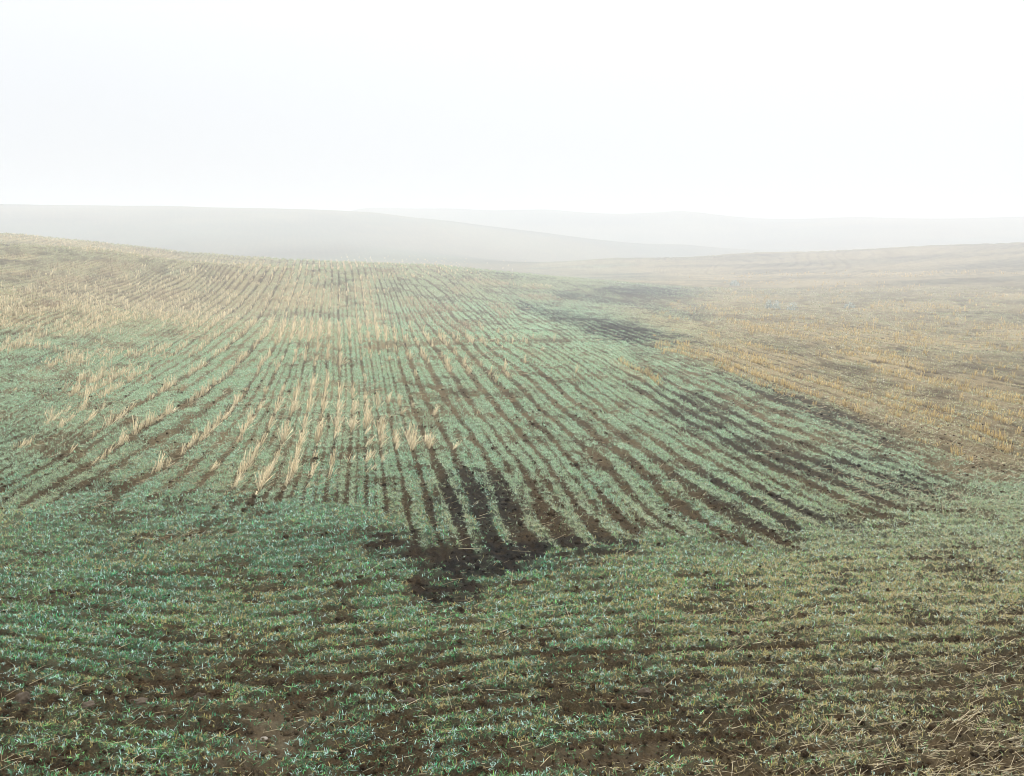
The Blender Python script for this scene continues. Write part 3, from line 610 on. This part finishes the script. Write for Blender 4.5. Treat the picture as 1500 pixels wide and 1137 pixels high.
F = fields(X, Y); cv = cover(F); keep = rng.random(len(X)) < np.clip(.9 - cv * 1.3, .05, 1) * .38
X, Y = X[keep], Y[keep]; F = fields(X, Y); cover(F); Z = F['Z'] + height(F); n = len(X)
lv, lf = lump(np.random.default_rng(3), .75, 0); nl = len(lv)
a = rng.uniform(0, 6.28, n); s = rng.gamma(2.2, .0045, n) + .004; s = np.minimum(s, .035) * F['sf']
q = lv[None] * (1 + rng.normal(0, .22, (n, nl, 1)))
qx = (q[..., 0] * np.cos(a)[:, None] - q[..., 1] * np.sin(a)[:, None]) * s[:, None] + F['Xn'][:, None]
qy = (q[..., 0] * np.sin(a)[:, None] + q[..., 1] * np.cos(a)[:, None]) * s[:, None] + F['Yn'][:, None]
qz = q[..., 2] * s[:, None] + (Z + s * .2)[:, None]
V = np.stack([qx, qy, qz], -1).reshape(-1, 3); f = ((np.arange(n) * nl)[:, None, None] + lf[None]).reshape(-1)
zz = np.zeros(len(V)); bk = np.repeat(smax(F, BLACK, jit=.4), nl); pk = np.repeat(ell(F, 385, 1100, 90, 40, 0, .9, 1.0) * .6, nl)
link('soil_crumbs', mesh_np('soil_crumbs', V, f, np.full(n * len(lf), 3), M_SOIL, {'crop': zz, 'black': bk, 'pale': np.clip(pk, 0, 1), 'straw': zz}), kind='stuff', label='small crumbs of tilled soil', category='soil')
print('litter', round(time.time() - T0, 1))

# ------------------------------------------------------------------ single things that can be told apart
def spot(u, v):
    X, Y = unproject(u, v); x0, y0, _ = old(X, Y); F = fields(x0, y0); cover(F); return float(X[0]), float(Y[0]), float((F['Z'] + height(F))[0])
CL = [(32, 1028, 13, .8, 'large rounded brown soil clod on bare ground at lower left edge'), (130, 1036, 10, .55, 'flat brown soil clod right of the large rounded clod'),
      (292, 1027, 9, .7, 'lone dark soil clod in the bare strip between seedlings, lower left'), (205, 1030, 12, .45, 'low broad soil clod between the flat clod and the lone dark one'),
      (600, 1036, 8, .7, 'small brown clod on the bare band below the middle of the field'), (945, 1021, 9, .7, 'dark clod beside the bare patch right of centre foreground')]
for i_, (pu, pv, rad, fl, lb) in enumerate(CL):
    x, y, z = spot(pu, pv); s = rad * y / FPX
    vv, ff = lump(np.random.default_rng(40 + i_), fl, 3, .45)
    o = link('soil_clod', mesh_np('soil_clod', vv * s, ff.ravel(), np.full(len(ff), 3), M_CLOD, smooth=True), (x, y, z + s * fl * .45), label=lb, category='clod', group='soil clods in the foreground')
PB = [(387, 1085, 5, 'pale flat pebble on the light bare soil at lower left'), (1034, 767, 2.5, 'tiny white pebble in the wide dark furrow right of centre'), (1142, 731, 2.5, 'tiny pale pebble in the black furrow above the right headland'), (1283, 986, 4, 'buff pebble among straw in the right foreground')]
for i_, (pu, pv, rad, lb) in enumerate(PB):
    x, y, z = spot(pu, pv); s = rad * y / FPX
    vv, ff = lump(np.random.default_rng(60 + i_), .6, 2, .2)
    link('pebble', mesh_np('pebble', vv * s, ff.ravel(), np.full(len(ff), 3), M_STONE, smooth=True), (x, y, z + s * .45), label=lb, category='pebble', group='pebbles on the soil')
# base pixel, reach sideways and up in photo pixels (a real stalk of that size at that distance)
ST = [((1373, 896), (0, 24), 'upright pale straw stalk alone in the right foreground grass'), ((1297, 880), (-8, 26), 'thin bent straw stalk left of the upright one, right foreground'),
      ((1466, 822), (-6, 26), 'yellow straw stalk leaning left by the right edge'), ((1382, 754), (-3, 20), 'short tan stalk at the end of the dark bare patch'),
      ((1443, 758), (-6, 14), 'pale stub leaning left beyond the bare patch, near right edge'), ((1136, 796), (-4, 12), 'short hooked straw at the foot of the furrows right of centre'),
      ((1033, 833), (0, 10), 'tiny straw stub in the grass below the ends of the furrows'), ((1262, 712), (4, 13), 'pale stalk crossing another on the dark bare patch'),
      ((1269, 712), (-5, 12), 'stalk leaning left against its neighbour on the dark bare patch'), ((1268, 720), (34, 6), 'long straw lying over the dark bare patch at right'),
      ((790, 1118), (19, 17), 'long yellow straw propped up in the bottom foreground'), ((1228, 1135), (-9, 24), 'thick pale straw standing at the bottom edge, right of centre'),
      ((1113, 884), (-3, 14), 'faint thin stalk in the middle of the right foreground grass'), ((1185, 1050), (66, 4), 'long grey straw lying flat in the lower right soil'),
      ((42, 775), (0, 18), 'lone thin stalk in the green band at far left')]
for i_, ((pu, pv), (du, dv_), lb) in enumerate(ST):
    x, y, z = spot(pu, pv); k = y / FPX; ns = 3
    P_ = [np.array([0, 0, -.01])]; bend = [.0, .04, .0, -.02][i_ % 4]
    for t in (.35, .7, 1.0): P_.append(np.array([du * k * t + bend * math.sin(t * 3.1) * .3, .01 * math.sin(t * 5 + i_), dv_ * k * t]))
    p0 = np.array(P_[:-1]); p1 = np.array(P_[1:]); c0 = np.array([[.52, .43, .24]] * 3) * (.85 + .1 * (i_ % 4))
    vv, ff, cc, co = straws(p0, p1, np.array([.0085, .0075, .0065]), c0, c0)
    link('straw_stalk', mesh_np('straw_stalk', vv, ff, cc, M_STRAW, {'tint': co}), (x, y, z), label=lb, category='straw stalk', group='single straws left in the field')
WD = [(1126, 453, 9, 18, 'narrow grey green weed tuft, leftmost of three in the distant right stubble'), (1137, 454, 14, 18, 'middle weed tuft of the three in the distant right stubble'),
      (1160, 455, 16, 18, 'roundish blue grey weed tuft, rightmost of the three in distant stubble'), (1244, 453, 16, 10, 'low blue grey weed tuft alone, right of the three tufts'), (1076, 420, 14, 10, 'small pale weed tuft highest up in the fogged right field')]
for i_, (pu, pv, w_, h_, lb) in enumerate(WD):
    x, y, z = spot(pu, pv); k = y / FPX; r = np.random.default_rng(i_); n = 170
    a = r.uniform(0, 6.28, n); rad = np.sqrt(r.random(n)) * w_ * k * .5; hh = r.random(n) * h_ * k * .75 * np.sqrt(np.maximum(.05, 1 - (rad / (w_ * k * .52)) ** 2))
    col = ramp3(r.random(n), (.36, .42, .38), (.52, .56, .50))
    vv, ff, cc, co = blades(np.cos(a) * rad, np.sin(a) * rad, hh, r.uniform(0, 6.28, n), r.uniform(.2, 1.2, n), r.uniform(2, 4, n) * k, r.uniform(.8, 1.4, n) * k, col, col, False)
    link('weed_tuft', mesh_np('weed_tuft', vv, ff, cc, M_LEAF, {'tint': co}), (x, y, z), label=lb, category='weed', group='weed tufts in the distant stubble')

# ------------------------------------------------------------------ fog
s = 3300.0; zb_, zt = zmin - 1.0, max(zmax, H) + 1.2
V = np.array([(x, y, z) for z in (zb_, zt) for y in (-s, s) for x in (-s, s)])
Fq = np.array([(0, 2, 3, 1), (4, 5, 7, 6), (0, 1, 5, 4), (2, 6, 7, 3), (0, 4, 6, 2), (1, 3, 7, 5)])
def fog(t):
    p = nd(t, 'ShaderNodeVolumePrincipled'); p.inputs['Color'].default_value = (.935, .95, .97, 1); p.inputs['Density'].default_value = HAZE
    p.inputs['Anisotropy'].default_value = 0.0
    o = nd(t, 'ShaderNodeOutputMaterial'); t.links.new(p.outputs[0], o.inputs['Volume'])
link('haze', mesh_np('haze', V, Fq.ravel(), np.full(6, 4), mat('fog', fog)), kind='stuff', label='pale morning fog lying over the field', category='fog')
print('done', round(time.time() - T0, 1))
